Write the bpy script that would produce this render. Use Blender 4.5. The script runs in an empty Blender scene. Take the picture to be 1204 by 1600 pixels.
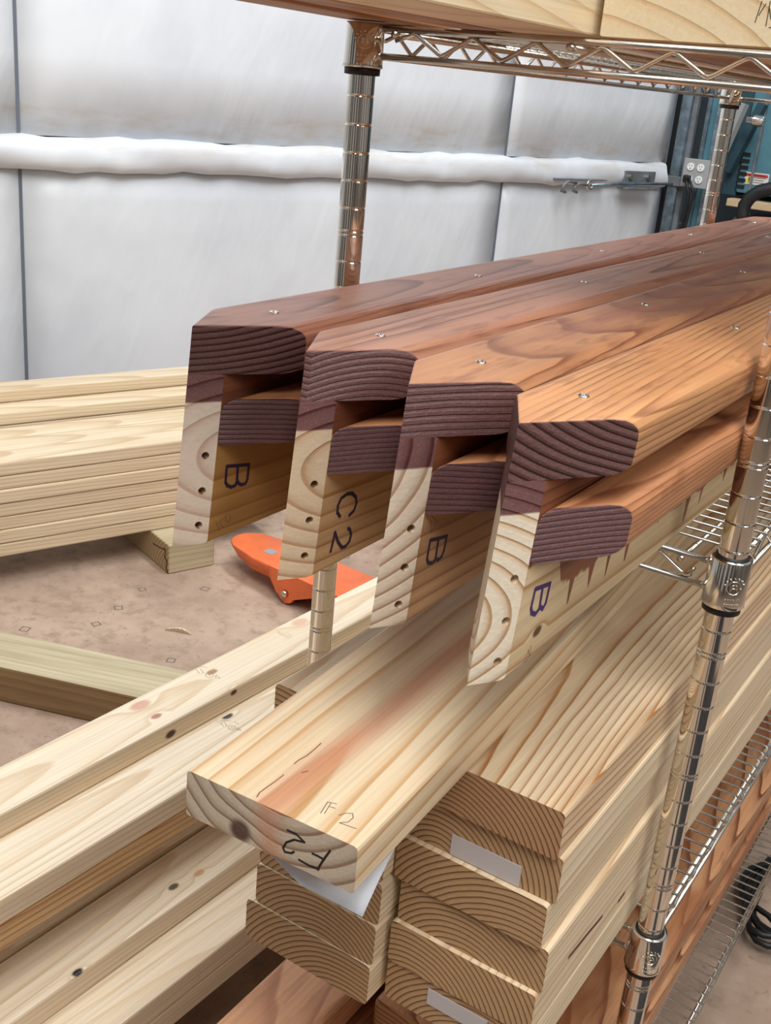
import bpy, bmesh, math, random
import numpy as np
from mathutils import Vector, Matrix
random.seed(7)
sc = bpy.context.scene
COL = sc.collection

# ---------------------------------------------------------------- camera
FPX = 1725.75
YAW, PITCH, ROLL = -0.54888, -0.37466, 0.09324
CAM = np.array([0.62641, -0.90995, 0.01896])
_f = np.array([math.sin(YAW)*math.cos(PITCH), math.cos(YAW)*math.cos(PITCH), math.sin(PITCH)])
_r = np.cross(_f, [0, 0, 1]); _r /= np.linalg.norm(_r); _u = np.cross(_r, _f)
_c, _s = math.cos(ROLL), math.sin(ROLL)
R2 = _c*_r+_s*_u; U2 = -_s*_r+_c*_u
cd = bpy.data.cameras.new('camera'); cam = bpy.data.objects.new('camera', cd); COL.objects.link(cam)
cd.sensor_fit = 'HORIZONTAL'; cd.sensor_width = 36; cd.lens = FPX*36/1204; cd.clip_start = .02; cd.clip_end = 100
cam.matrix_world = Matrix(((R2[0], U2[0], -_f[0], CAM[0]), (R2[1], U2[1], -_f[1], CAM[1]), (R2[2], U2[2], -_f[2], CAM[2]), (0, 0, 0, 1)))
sc.camera = cam

# ---------------------------------------------------------------- light and exposure
sc.view_settings.view_transform = 'Standard'; sc.view_settings.look = 'None'
sc.view_settings.gamma = 1; sc.view_settings.use_curve_mapping = False
sc.view_settings.exposure = 0.27
wd = bpy.data.worlds.new('world'); sc.world = wd; wd.use_nodes = True
bg = wd.node_tree.nodes['Background']; bg.inputs[0].default_value = (.92, .96, 1.0, 1); bg.inputs[1].default_value = .36

def area(name, loc, target, size, power, color=(1, .98, .95)):
    l = bpy.data.lights.new(name, 'AREA'); l.shape = 'RECTANGLE'; l.size, l.size_y = size; l.energy = power; l.color = color
    o = bpy.data.objects.new(name, l); COL.objects.link(o); o.location = loc
    o.rotation_euler = (Vector(target)-Vector(loc)).to_track_quat('-Z', 'Y').to_euler()
area('ceiling_light_near', (1.15, -1.35, 2.9), (.2, 0, -.6), (1.2, 2.2), 98, (1, .985, .97))
area('ceiling_light_left', (-1.2, .2, 2.7), (-.8, .6, -1), (2.0, 1.2), 20, (1, .98, .96))
area('wall_fill_light', (-.2, 1.6, 2.6), (-2.0, 2.8, -.4), (.5, 3.0), 92, (.95, .98, 1))  # unseen fill added to brighten the white wall

area('side_fill_light', (2.5, -.6, 1.3), (.4, .3, -.5), (1.4, 1.2), 20, (1, .99, .97))  # unseen fill added from the right to lift the boards' side faces

FLOOR = -1.35
# ---------------------------------------------------------------- picking real surface points seen in the photograph
def ray(px, py):
    x, y = (px-602)/FPX, (py-800)/FPX
    return _f + x*R2 - y*U2
def pick(px, py, axis, val):
    d = ray(px, py); k = (val-CAM[axis])/d[axis]
    return CAM+d*k
def pick_local(M, px, py, axis, val):
    Mi = M.inverted(); o = Mi @ Vector(CAM); d = Mi.to_3x3() @ Vector(ray(px, py))
    return o + d*((val-o[axis])/d[axis])

# ---------------------------------------------------------------- object helpers
def link(name, me, parent=None, mat=None, M=None):
    o = bpy.data.objects.new(name, me); COL.objects.link(o)
    if mat is not None and me is not None:
        me.materials.clear(); me.materials.append(mat)
    if parent is not None: o.parent = parent
    if M is not None: o.matrix_local = M
    return o
def empty(name, M): 
    o = bpy.data.objects.new(name, None); COL.objects.link(o); o.matrix_world = M; o.empty_display_size = .05
    return o
def tag(o, label, cat, group=None):
    o['label'] = label; o['category'] = cat
    if group: o['group'] = group
    return o
def struct(o, label=None):
    o['kind'] = 'structure'
    if label: o['label'] = label
    return o
def TR(x, y, z, yaw=0, roll=0, pitch=0):
    return Matrix.Translation((x, y, z)) @ Matrix.Rotation(-yaw, 4, 'Z') @ Matrix.Rotation(pitch, 4, 'X') @ Matrix.Rotation(roll, 4, 'Y')
def mesh(name, bm, smooth=False):
    me = bpy.data.meshes.new(name); bmesh.ops.recalc_face_normals(bm, faces=bm.faces[:]); bm.to_mesh(me); bm.free()
    if smooth:
        for p in me.polygons: p.use_smooth = True
    return me
def bevel(bm, edges, off, seg):
    bmesh.ops.bevel(bm, geom=edges, offset=off, offset_type='OFFSET', segments=seg, profile=.5, affect='EDGES', clamp_overlap=True)
def box_bm(x0, x1, y0, y1, z0, z1, bev=0, seg=2, bm=None, M=None):
    own = bm is None
    b = bmesh.new()
    bmesh.ops.create_cube(b, size=1)
    for v in b.verts: v.co = Vector((x0+(v.co.x+.5)*(x1-x0), y0+(v.co.y+.5)*(y1-y0), z0+(v.co.z+.5)*(z1-z0)))
    if bev: bevel(b, b.edges[:], bev, seg)
    if M is not None: b.transform(M)
    if own: return b
    merge(bm, b); return bm
def merge(dst, src):
    me = bpy.data.meshes.new('tmp'); src.to_mesh(me); src.free(); dst.from_mesh(me); bpy.data.meshes.remove(me)
def tube_bm(pts, rad, n=8, bm=None, cap=True):
    own = bm is None
    if own: bm = bmesh.new()
    pts = [Vector(p) for p in pts]; rings = []
    up = Vector((.13, .27, .95))
    for i, p in enumerate(pts):
        a = (pts[i]-pts[i-1]).normalized() if i else (pts[1]-pts[0]).normalized()
        b = (pts[i+1]-pts[i]).normalized() if i < len(pts)-1 else a
        t = (a+b).normalized()
        s = t.cross(up)
        if s.length < .05: s = t.cross(Vector((1, 0, 0)))
        s.normalize(); w = s.cross(t)
        up = w
        r = rad[i] if isinstance(rad, (list, tuple)) else rad
        k = 1/max(.5, t.dot(a))
        rings.append([bm.verts.new(p+(s*math.cos(2*math.pi*j/n)+w*math.sin(2*math.pi*j/n))*r*(k if 0 < i < len(pts)-1 else 1)) for j in range(n)])
    for A, B in zip(rings, rings[1:]):
        for j in range(n): bm.faces.new((A[j], A[(j+1) % n], B[(j+1) % n], B[j]))
    if cap: bm.faces.new(rings[0]); bm.faces.new(rings[-1])
    return bm
def lathe_bm(prof, n=24, bm=None, closed=True):
    own = bm is None
    if own: bm = bmesh.new()
    rings = []
    for r, z in prof: rings.append([bm.verts.new((r*math.cos(2*math.pi*j/n), r*math.sin(2*math.pi*j/n), z)) for j in range(n)])
    for A, B in zip(rings, rings[1:]):
        for j in range(n): bm.faces.new((A[j], A[(j+1) % n], B[(j+1) % n], B[j]))
    if closed: bm.faces.new(rings[0]); bm.faces.new(rings[-1])
    return bm
def ball_bm(c, r, bm, n=8):
    b = bmesh.new(); bmesh.ops.create_uvsphere(b, u_segments=n, v_segments=max(4, n//2+1), radius=r); b.transform(Matrix.Translation(c)); merge(bm, b)

# ---------------------------------------------------------------- materials
def lin(c):
    return tuple(((v/255)/12.92 if v/255 <= .04045 else ((v/255+.055)/1.055)**2.4) for v in c)+(1,)
class NT:
    def __init__(s, name):
        s.m = bpy.data.materials.new(name); s.m.use_nodes = True; s.t = s.m.node_tree; s.b = s.t.nodes['Principled BSDF']
    def n(s, typ, **k):
        nd = s.t.nodes.new(typ)
        for a, v in k.items(): setattr(nd, a, v)
        return nd
    def l(s, a, b): s.t.links.new(a, b)
    def put(s, sock, v):
        if hasattr(v, 'links') or isinstance(v, bpy.types.NodeSocket): s.l(v, sock)
        else: sock.default_value = v
    def math(s, op, a, b=0.0, c=None, clamp=False):
        nd = s.n('ShaderNodeMath', operation=op, use_clamp=clamp); s.put(nd.inputs[0], a); s.put(nd.inputs[1], b)
        if c is not None: s.put(nd.inputs[2], c)
        return nd.outputs[0]
    def vmul(s, a, v):
        nd = s.n('ShaderNodeVectorMath', operation='MULTIPLY'); s.put(nd.inputs[0], a); nd.inputs[1].default_value = v; return nd.outputs[0]
    def vadd(s, a, v):
        nd = s.n('ShaderNodeVectorMath', operation='ADD'); s.put(nd.inputs[0], a); s.put(nd.inputs[1], v); return nd.outputs[0]
    def noise(s, vec, scale, detail=2, rough=.5):
        nd = s.n('ShaderNodeTexNoise'); s.put(nd.inputs['Vector'], vec); nd.inputs['Scale'].default_value = scale
        nd.inputs['Detail'].default_value = detail; nd.inputs['Roughness'].default_value = rough; return nd.outputs['Fac']
    def mix(s, f, a, b, blend='MIX'):
        nd = s.n('ShaderNodeMix', data_type='RGBA', blend_type=blend); s.put(nd.inputs[0], f); s.put(nd.inputs[6], a); s.put(nd.inputs[7], b); return nd.outputs[2]
    def ramp(s, f, stops, interp='LINEAR'):
        nd = s.n('ShaderNodeValToRGB'); s.put(nd.inputs[0], f); e = nd.color_ramp.elements; nd.color_ramp.interpolation = interp
        e[0].position, e[0].color = stops[0][0], stops[0][1]; e[1].position, e[1].color = stops[-1][0], stops[-1][1]
        for p, c in stops[1:-1]:
            x = e.new(p); x.color = c
        return nd.outputs[0]
    def sm(s, v, a, b):
        nd = s.n('ShaderNodeMapRange', interpolation_type='SMOOTHSTEP'); s.put(nd.inputs[0], v); s.put(nd.inputs[1], a); s.put(nd.inputs[2], b); return nd.outputs[0]
def G(v): return (v, v, v, 1)

def plain(name, col, rough=.5, metal=0, bump=0, bscale=60, var=0):
    k = NT(name); k.b.inputs['Roughness'].default_value = rough; k.b.inputs['Metallic'].default_value = metal
    tc = k.n('ShaderNodeTexCoord').outputs['Object']
    if var:
        nz = k.noise(tc, bscale*.3, 4, .6)
        c = k.mix(k.sm(nz, .3, .7), lin([x*(1-var) for x in col]), lin([min(255, x*(1+var)) for x in col])); k.l(c, k.b.inputs['Base Color'])
    else: k.b.inputs['Base Color'].default_value = lin(col)
    if bump:
        b = k.n('ShaderNodeBump'); b.inputs['Strength'].default_value = bump; b.inputs['Distance'].default_value = .002
        k.l(k.noise(tc, bscale, 3), b.inputs['Height']); k.l(b.outputs[0], k.b.inputs['Normal'])
    return k.m

def wood(name, lo, hi, elo, ehi, sp=.006, pith=(-.05, -.12), pr=.05, tilt=(.01, .02), warp=.004, side_k=.7, end_k=1.0,
         rough=.5, knots=(), stain=None, norand=False, gull=None, blotch=.12, bump=.25, endbump=.5, streak=None, wscale=4.0, ystretch=.25):
    """growth rings about a pith line that runs the length of the board: arcs on end grain, lines on the faces"""
    k = NT(name); k.b.inputs['Roughness'].default_value = rough
    T = k.n('ShaderNodeTexCoord'); P = T.outputs['Object']
    sep = k.n('ShaderNodeSeparateXYZ'); k.l(P, sep.inputs[0]); x, y, z = sep.outputs
    rnd = k.n('ShaderNodeObjectInfo').outputs['Random'] if not norand else k.math('ADD', .37, 0.0)
    r2 = k.math('FRACT', k.math('MULTIPLY', rnd, 7.31)); r3 = k.math('FRACT', k.math('MULTIPLY', rnd, 13.7))
    off = k.n('ShaderNodeCombineXYZ'); k.l(k.math('MULTIPLY', rnd, 31.0), off.inputs[0]); k.l(k.math('MULTIPLY', r2, 17.0), off.inputs[1]); k.l(k.math('MULTIPLY', r3, 23.0), off.inputs[2])
    Q = k.vadd(k.vmul(P, (1, ystretch, 1)), off.outputs[0])
    w1 = k.math('MULTIPLY', k.math('SUBTRACT', k.noise(Q, wscale, 1), .5), warp*6)
    w2 = k.math('MULTIPLY', k.math('SUBTRACT', k.noise(Q, wscale*6, 2), .5), warp)
    px = k.math('ADD', k.math('MULTIPLY', k.math('SUBTRACT', rnd, .5), pr*2), pith[0])
    pz = k.math('ADD', k.math('MULTIPLY', k.math('SUBTRACT', r2, .5), pr), pith[1])
    dx = k.math('ADD', k.math('SUBTRACT', x, px), k.math('MULTIPLY', y, tilt[0]))
    dz = k.math('ADD', k.math('SUBTRACT', z, pz), k.math('MULTIPLY', y, tilt[1]))
    r = k.math('SQRT', k.math('ADD', k.math('MULTIPLY', dx, dx), k.math('MULTIPLY', dz, dz)))
    if gull:
        u = k.math('ABSOLUTE', k.math('ADD', k.math('SUBTRACT', x, gull[0]), k.math('MULTIPLY', y, .02)))
        r = k.math('SUBTRACT', k.math('ADD', z, 1.0), k.math('SUBTRACT', k.math('MULTIPLY', u, gull[1]), k.math('MULTIPLY', k.math('MULTIPLY', u, u), gull[2])))
    r = k.math('ADD', r, k.math('ADD', w1, w2))
    kn = None
    for (kx, ky, kz, kr, kc) in knots:
        v = k.vadd(P, (-kx, -ky, -kz)); v = k.vmul(v, (1, .6, 1))
        ln = k.n('ShaderNodeVectorMath', operation='LENGTH'); k.l(v, ln.inputs[0]); d = ln.outputs['Value']
        r = k.math('ADD', r, k.math('MULTIPLY', k.math('SUBTRACT', 1.0, k.sm(d, 0.0, kr*3.0)), sp*.5))
        m = k.math('SUBTRACT', 1.0, k.sm(d, kr*.6, kr*1.2)); kn = (kn or [])+[(m, kc)]
    t = k.math('DIVIDE', r, sp)
    t = k.math('ADD', t, k.math('MULTIPLY', k.noise(Q, wscale*.8, 0), 1.5))
    fr = k.math('FRACT', t)
    ring = k.ramp(fr, [(0, G(0)), (.45, G(.05)), (.74, G(.42)), (.88, G(1)), (.95, G(1)), (1.0, G(0))])
    rb = k.math('MULTIPLY', ring, 1.0)
    N = k.n('ShaderNodeSeparateXYZ'); k.l(T.outputs['Normal'], N.inputs[0])
    end = k.sm(k.math('ABSOLUTE', N.outputs[1]), .33, .42)
    # ring-to-ring contrast varies along the board
    cv = k.math('ADD', .65, k.math('MULTIPLY', k.noise(k.vadd(k.vmul(P, (25, 1.5, 25)), off.outputs[0]), 1.0, 1), .7))
    side = k.mix(k.math('MULTIPLY', k.math('MULTIPLY', rb, side_k), cv, clamp=True), lin(lo), lin(hi))
    endc = k.mix(k.math('MULTIPLY', rb, end_k, clamp=True), lin(elo), lin(ehi))
    fib = k.noise(k.vadd(k.vmul(P, (420, 7, 420)), off.outputs[0]), 1.0, 2, .6)
    bl = k.noise(k.vadd(k.vmul(P, (18, 2.2, 18)), off.outputs[0]), 1.0, 3, .6)
    side = k.mix(k.sm(bl, .35, .75), side, k.mix(blotch*3.0, side, lin(hi)))
    col = k.mix(end, side, endc)
    if streak:
        (sx, sw, sy0, sy1, scol) = streak
        u = k.math('ABSOLUTE', k.math('SUBTRACT', k.math('ADD', x, k.math('MULTIPLY', k.math('SUBTRACT', bl, .5), .03)), sx))
        mk = k.math('MULTIPLY', k.math('SUBTRACT', 1.0, k.sm(u, 0.0, sw)), k.math('SUBTRACT', 1.0, k.sm(y, sy0, sy1)))
        col = k.mix(k.math('MULTIPLY', mk, .75), col, lin(scol))
    hgt = k.math('SUBTRACT', 1.0, rb)
    if stain:
        slo, shi, selo, sehi = stain['cols']; zs = stain.get('z', -9); ze = stain.get('ze', -9)
        n1 = k.noise(k.vmul(P, (1, 22, 22)), 1.0, 3, .7); n2 = k.noise(k.vmul(P, (0, 42, 2)), 1.0, 1)
        edge = k.math('ADD', k.math('MULTIPLY', k.math('SUBTRACT', n1, .5), .03), k.math('MULTIPLY', k.sm(n2, .57, .70), -stain.get('drip', .03)))
        m1 = k.sm(k.math('SUBTRACT', z, k.math('ADD', k.math('ADD', k.math('ADD', edge, zs), k.math('MULTIPLY', y, stain.get('slope', 0.0))), k.math('MULTIPLY', k.math('SUBTRACT', 1.0, k.sm(y, .075, .095)), .035))), -.0015, .0015)
        m2 = k.sm(k.math('SUBTRACT', z, k.math('ADD', k.math('MULTIPLY', k.math('SUBTRACT', n1, .5), .003), ze)), -.001, .001)
        b2 = k.noise(k.vadd(k.vmul(P, (14, 3.5, 14)), off.outputs[0]), 1.0, 3, .65)
        ss = k.mix(k.math('MULTIPLY', rb, k.math('MULTIPLY', cv, stain.get('k', .72)), clamp=True), lin(slo), lin(shi)); ss = k.mix(k.math('MULTIPLY', k.sm(b2, .46, .64), .85), ss, lin(stain.get('mottle', shi)))
        b3 = k.noise(k.vadd(k.vmul(P, (60, 9, 60)), off.outputs[0]), 1.0, 3, .7); ss = k.mix(k.math('MULTIPLY', k.sm(b3, .52, .70), .45), ss, lin(shi))
        sp_ = k.noise(k.vmul(P, (900, 900, 900)), 1.0, 1); sp2 = k.noise(k.vmul(P, (500, 500, 120)), 1.0, 2)
        se = k.mix(rb, k.mix(k.math('MULTIPLY', k.sm(sp_, .5, .75), .55), lin(selo), lin([min(255, c_*1.35) for c_ in selo])), k.mix(k.sm(sp2, .3, .8), lin(sehi), lin([c_*1.3 for c_ in sehi])))
        msk = k.mix(end, m1, m2)
        col = k.mix(msk, col, k.mix(end, ss, se))
    for m, kc in (kn or []): col = k.mix(m, col, lin(kc))
    fl_ = k.noise(k.vadd(k.vmul(P, (170, 1.6, 170)), off.outputs[0]), 1.0, 2, .7)
    fl_ = k.math('MULTIPLY', k.math('SUBTRACT', k.sm(fl_, .32, .62), 1.0), k.math('SUBTRACT', .13, k.math('MULTIPLY', end, .08)))
    f2 = k.math('ADD', k.math('ADD', k.math('ADD', .90, fl_), k.math('MULTIPLY', r3, .07)), k.math('MULTIPLY', fib, .2))
    mul = k.n('ShaderNodeMix', data_type='RGBA', blend_type='MULTIPLY'); mul.inputs[0].default_value = 1
    k.l(col, mul.inputs[6]); k.l(f2, mul.inputs[7]); k.l(mul.outputs[2], k.b.inputs['Base Color'])
    bp = k.n('ShaderNodeBump'); bp.inputs['Distance'].default_value = .0012
    k.l(k.math('ADD', bump*.5, k.math('MULTIPLY', end, endbump)), bp.inputs['Strength'])
    k.l(k.math('ADD', hgt, k.math('MULTIPLY', fib, .35)), bp.inputs['Height']); k.l(bp.outputs[0], k.b.inputs['Normal'])
    return k.m

STAIN = dict(cols=((186, 122, 84), (128, 68, 44), (118, 82, 80), (62, 28, 28)), mottle=(150, 84, 58))
M_cap = [wood('stained_cap_%d' % i, (0, 0, 0), (0, 0, 0), (0, 0, 0), (0, 0, 0), sp=.0052, pith=pt, pr=0, tilt=tl, warp=wp, rough=.40, endbump=1.0, bump=.3,
              stain=dict(cols=c, mottle=mt), gull=((-.012, .62, 11) if i == 1 else None), wscale=3.2, ystretch=.3) for i, (pt, tl, wp, c, mt) in enumerate([
    ((-.02, .26), (.01, -.03), .0035, ((180, 124, 98), (112, 62, 46), (106, 74, 72), (54, 27, 27)), (176, 118, 94)),
    ((-.02, .20), (.01, .045), .0045, ((182, 130, 102), (98, 52, 40), (108, 75, 72), (54, 26, 27)), (182, 130, 106)),
    ((-.01, -.10), (.01, -.03), .0045, ((188, 134, 94), (112, 60, 40), (108, 76, 73), (56, 27, 27)), (156, 102, 80)),
    ((.07, .24), (.02, .02), .0040, ((200, 146, 98), (118, 64, 40), (110, 78, 75), (54, 26, 27)), (200, 140, 94))])]
M_strip = wood('stained_strip', (0, 0, 0), (0, 0, 0), (0, 0, 0), (0, 0, 0), sp=.0040, pith=(.02, -.20), pr=.05, tilt=(.01, .02), warp=.0025, rough=.45, endbump=1.0,
               stain=dict(cols=((188, 130, 88), (120, 66, 42), (104, 72, 71), (52, 27, 28)), mottle=(150, 92, 60)))
_kp = pick_local(TR(.3680, -.342, -.3434, -.004, .035), 839, 986, 0, 0)
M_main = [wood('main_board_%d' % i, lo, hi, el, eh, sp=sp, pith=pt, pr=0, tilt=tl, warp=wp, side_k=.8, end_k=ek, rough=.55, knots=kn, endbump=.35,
               stain=dict(cols=((150, 92, 60), (98, 54, 38), (116, 80, 78), (70, 34, 34)), mottle=(112, 64, 44), slope=-.03, z=zs, ze=.1185, drip=dr), blotch=bl)  # side stain coloured darker to stand in for shade between cap and strip
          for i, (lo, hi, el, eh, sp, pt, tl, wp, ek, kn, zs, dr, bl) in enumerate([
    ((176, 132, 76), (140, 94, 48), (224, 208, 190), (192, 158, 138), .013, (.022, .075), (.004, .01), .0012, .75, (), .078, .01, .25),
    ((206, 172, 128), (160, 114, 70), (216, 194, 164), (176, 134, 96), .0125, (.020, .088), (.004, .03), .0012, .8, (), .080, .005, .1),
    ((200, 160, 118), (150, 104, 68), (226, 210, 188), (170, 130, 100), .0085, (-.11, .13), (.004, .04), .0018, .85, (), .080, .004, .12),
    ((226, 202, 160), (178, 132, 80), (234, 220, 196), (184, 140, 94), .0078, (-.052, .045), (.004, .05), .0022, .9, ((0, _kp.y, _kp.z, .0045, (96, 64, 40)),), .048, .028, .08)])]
M_f2 = wood('wide_board_f2', (238, 218, 184), (204, 158, 106), (206, 190, 168), (142, 106, 80), sp=.0125, pith=(-.066, .050), pr=0, tilt=(.03, -.02), warp=.0030, side_k=.85, end_k=.85, rough=.30,
            knots=((-.094, -.004, -.030, .010, (84, 54, 46)),), streak=(-.068, .020, .25, .8, (206, 146, 116)), blotch=.1)
M_rtop = wood('right_stack_top', (236, 216, 182), (178, 124, 72), (180, 138, 98), (86, 50, 32), sp=.0048, pith=(-.095, -.075), pr=0, tilt=(.02, .022), warp=.0040, side_k=.95, rough=.42, blotch=.16)
M_stack = wood('treated_stack', (234, 216, 184), (192, 152, 108), (186, 150, 108), (98, 62, 38), sp=.0052, pith=(-.07, -.08), pr=.075, tilt=(.01, .012), warp=.0034, side_k=.7, rough=.5, blotch=.12)
M_new = wood('new_stud', (230, 214, 188), (204, 174, 130), (214, 190, 150), (170, 124, 80), sp=.0068, pith=(-.045, -.10), pr=.07, tilt=(.012, .03), warp=.0028, side_k=.55, rough=.5, blotch=.06, wscale=3)
M_pile = wood('pale_pile', (222, 204, 174), (186, 154, 112), (200, 170, 130), (150, 110, 70), sp=.010, pith=(-.045, -.10), pr=.09, tilt=(.01, .03), warp=.003, side_k=.6, rough=.55, blotch=.1, wscale=3)
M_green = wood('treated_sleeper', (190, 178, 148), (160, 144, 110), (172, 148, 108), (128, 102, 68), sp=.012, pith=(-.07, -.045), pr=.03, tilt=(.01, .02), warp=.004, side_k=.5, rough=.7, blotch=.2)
M_over2 = wood('pale_overhead_end', (234, 216, 180), (212, 180, 136), (234, 216, 180), (212, 180, 136), norand=True, sp=.018, pith=(-.20, -.36), pr=0, tilt=(.05, .10), warp=.006, rough=.55, end_k=.85, endbump=.1, blotch=.05, wscale=2.5)
M_overb = wood('brown_overhead', (176, 128, 86), (138, 90, 56), (150, 100, 66), (98, 58, 36), sp=.008, pith=(-.05, .1), pr=.05, tilt=(.01, .03), warp=.003, side_k=.7, rough=.55, blotch=.2)
M_low = wood('stained_low', (0, 0, 0), (0, 0, 0), (0, 0, 0), (0, 0, 0), sp=.0062, pith=(-.03, -.14), pr=.06, tilt=(.02, .05), warp=.006, rough=.45, knots=(),
             stain=dict(cols=((200, 148, 106), (112, 62, 36), (176, 124, 78), (104, 62, 38)), k=1.0, mottle=(156, 98, 62)), wscale=3)
M_lowk = wood('stained_low_knotty', (0, 0, 0), (0, 0, 0), (0, 0, 0), (0, 0, 0), sp=.0062, pith=(-.03, -.14), pr=.0, tilt=(.02, .05), warp=.006, rough=.45, knots=((-.055, .208, .26, .004, (70, 38, 26)), (-.030, .242, .26, .012, (140, 78, 62))),
             stain=dict(cols=((200, 146, 104), (150, 92, 58), (176, 124, 78), (110, 66, 40)), mottle=(170, 110, 74)), wscale=3)
M_chrome = plain('bright_chrome', (226, 220, 210), .10, 1.0)
M_wire = plain('chrome_wire', (214, 208, 198), .22, 1.0)
M_black = plain('black_plastic', (16, 16, 17), .5)
M_ink = plain('dark_violet_marker', (38, 20, 58), .6)
M_inkv = plain('violet_marker', (66, 34, 104), .6)
M_inkb = plain('black_marker', (22, 18, 18), .6)
M_pencil = plain('pencil_line', (112, 92, 74), .7)
M_stampm = plain('grey_ink_stamp', (132, 116, 96), .8)
M_greenink = plain('dark_green_marker', (40, 62, 44), .6)
M_paper = plain('white_paper', (226, 228, 234), .7)
M_tag = plain('pale_tag', (196, 190, 190), .6)
M_hole = plain('bored_hole_shadowed_wood', (70, 42, 26), .9)
M_orange = plain('orange_paint', (224, 108, 60), .42, 0, .1, 30, .06)
M_steel = plain('galvanised_steel', (128, 146, 158), .42, .75, .2, 60, .16)
M_steeld = plain('dark_steel', (112, 116, 120), .5, .2, 0, 60, .1)
M_teal = plain('teal_paint', (76, 122, 136), .45, 0, .05, 40, .05)
M_grey = plain('grey_plate', (150, 152, 152), .5)
M_white = plain('white_plastic', (226, 228, 228), .4)
M_red = plain('red_print', (188, 44, 46), .5)
M_yellow = plain('yellow_print', (226, 200, 60), .5)
M_label = plain('label_paper', (214, 212, 206), .5)

# ---------------------------------------------------------------- floor and walls
def floor_mat():
    k = NT('dusty_floor'); k.b.inputs['Roughness'].default_value = .75
    P = k.n('ShaderNodeTexCoord').outputs['Object']
    a = k.noise(P, 3.5, 5, .62); b = k.noise(P, 22, 4, .65); c = k.noise(P, 140, 2, .6)
    col = k.mix(k.sm(a, .35, .68), lin((156, 132, 114)), lin((184, 160, 140)))
    col = k.mix(k.math('MULTIPLY', k.sm(b, .48, .7), .55), col, lin((132, 112, 94)))
    col = k.mix(k.math('MULTIPLY', k.sm(c, .6, .8), .25), col, lin((206, 184, 162)))
    d_ = k.noise(k.vadd(P, (3.1, 1.7, 0)), 55, 3, .7); col = k.mix(k.math('MULTIPLY', k.sm(d_, .60, .72), .55), col, lin((120, 100, 84)))
    k.l(col, k.b.inputs['Base Color'])
    bp = k.n('ShaderNodeBump'); bp.inputs['Strength'].default_value = .25; bp.inputs['Distance'].default_value = .002
    k.l(b, bp.inputs['Height']); k.l(bp.outputs[0], k.b.inputs['Normal']); return k.m
def wrap_mat(name='white_wrap', dirty=False):
    k = NT(name); k.b.inputs['Roughness'].default_value = .38
    P = k.n('ShaderNodeTexCoord').outputs['Object']
    a = k.noise(P, 1.6, 4, .6)
    col = k.mix(k.sm(a, .3, .7), lin((206, 210, 216)), lin((222, 226, 230)))
    if dirty:
        d = k.noise(k.vmul(P, (5, 5, 22)), 1.0, 4, .65); s = k.n('ShaderNodeSeparateXYZ'); k.l(P, s.inputs[0])
        m = k.math('MULTIPLY', k.sm(d, .42, .72), k.math('SUBTRACT', 1.0, k.sm(k.math('ABSOLUTE', k.math('SUBTRACT', s.outputs[2], -.225)), .05, .085)))
        col = k.mix(k.math('MULTIPLY', m, .5), col, lin((196, 178, 152)))
    k.l(col, k.b.inputs['Base Color'])
    rot = k.n('ShaderNodeVectorRotate', rotation_type='EULER_XYZ'); k.l(P, rot.inputs[0]); rot.inputs['Rotation'].default_value = (.6, .9, .3)
    w = k.noise(k.vmul(rot.outputs[0], (2.2, 7, 2.2)), 1.0, 3, .55)
    w2 = k.noise(k.vmul(rot.outputs[0], (9, 30, 9)), 1.0, 2, .5); big = k.noise(P, 1.3, 1)
    h = k.math('ADD', w, k.math('MULTIPLY', k.math('MULTIPLY', w2, k.sm(big, .45, .7)), .18))
    bp = k.n('ShaderNodeBump'); bp.inputs['Strength'].default_value = .22; bp.inputs['Distance'].default_value = .03
    k.l(h, bp.inputs['Height']); k.l(bp.outputs[0], k.b.inputs['Normal']); return k.m
M_floor = floor_mat(); M_wrap = wrap_mat(); M_wrapd = wrap_mat('white_wrap_dusty', True)
fl = link('floor', mesh('floor', box_bm(-7, 5, -5, 9, FLOOR-.05, FLOOR)), None, M_floor); struct(fl, 'dusty brown-grey concrete floor')
for x_, w_ in ((.86, .22), (1.30, .9)): link('added_reflection_strip', mesh('added_reflection_strip', box_bm(x_, x_+w_, -2.4, .5, FLOOR, FLOOR+.008, .003, 1)), fl, plain('added_reflection_strip', (34, 34, 37), .7))  # unseen dark strips added on the floor for the chrome posts to reflect

# wall frame: s runs along the wall, q away from the camera
WY = 0.3528604
WD = Vector((math.sin(WY), math.cos(WY), 0)); WN = Vector((WD.y, -WD.x, 0)); T0 = Vector((CAM[0], CAM[1], 0))
def WF(s, q, z=0): return T0 + WD*s - WN*q + Vector((0, 0, z))
MW = Matrix.Translation(T0) @ Matrix(((-WN.x, WD.x, 0, 0), (-WN.y, WD.y, 0, 0), (0, 0, 1, 0), (0, 0, 0, 1)))   # local x = distance q, local y = s
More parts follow.
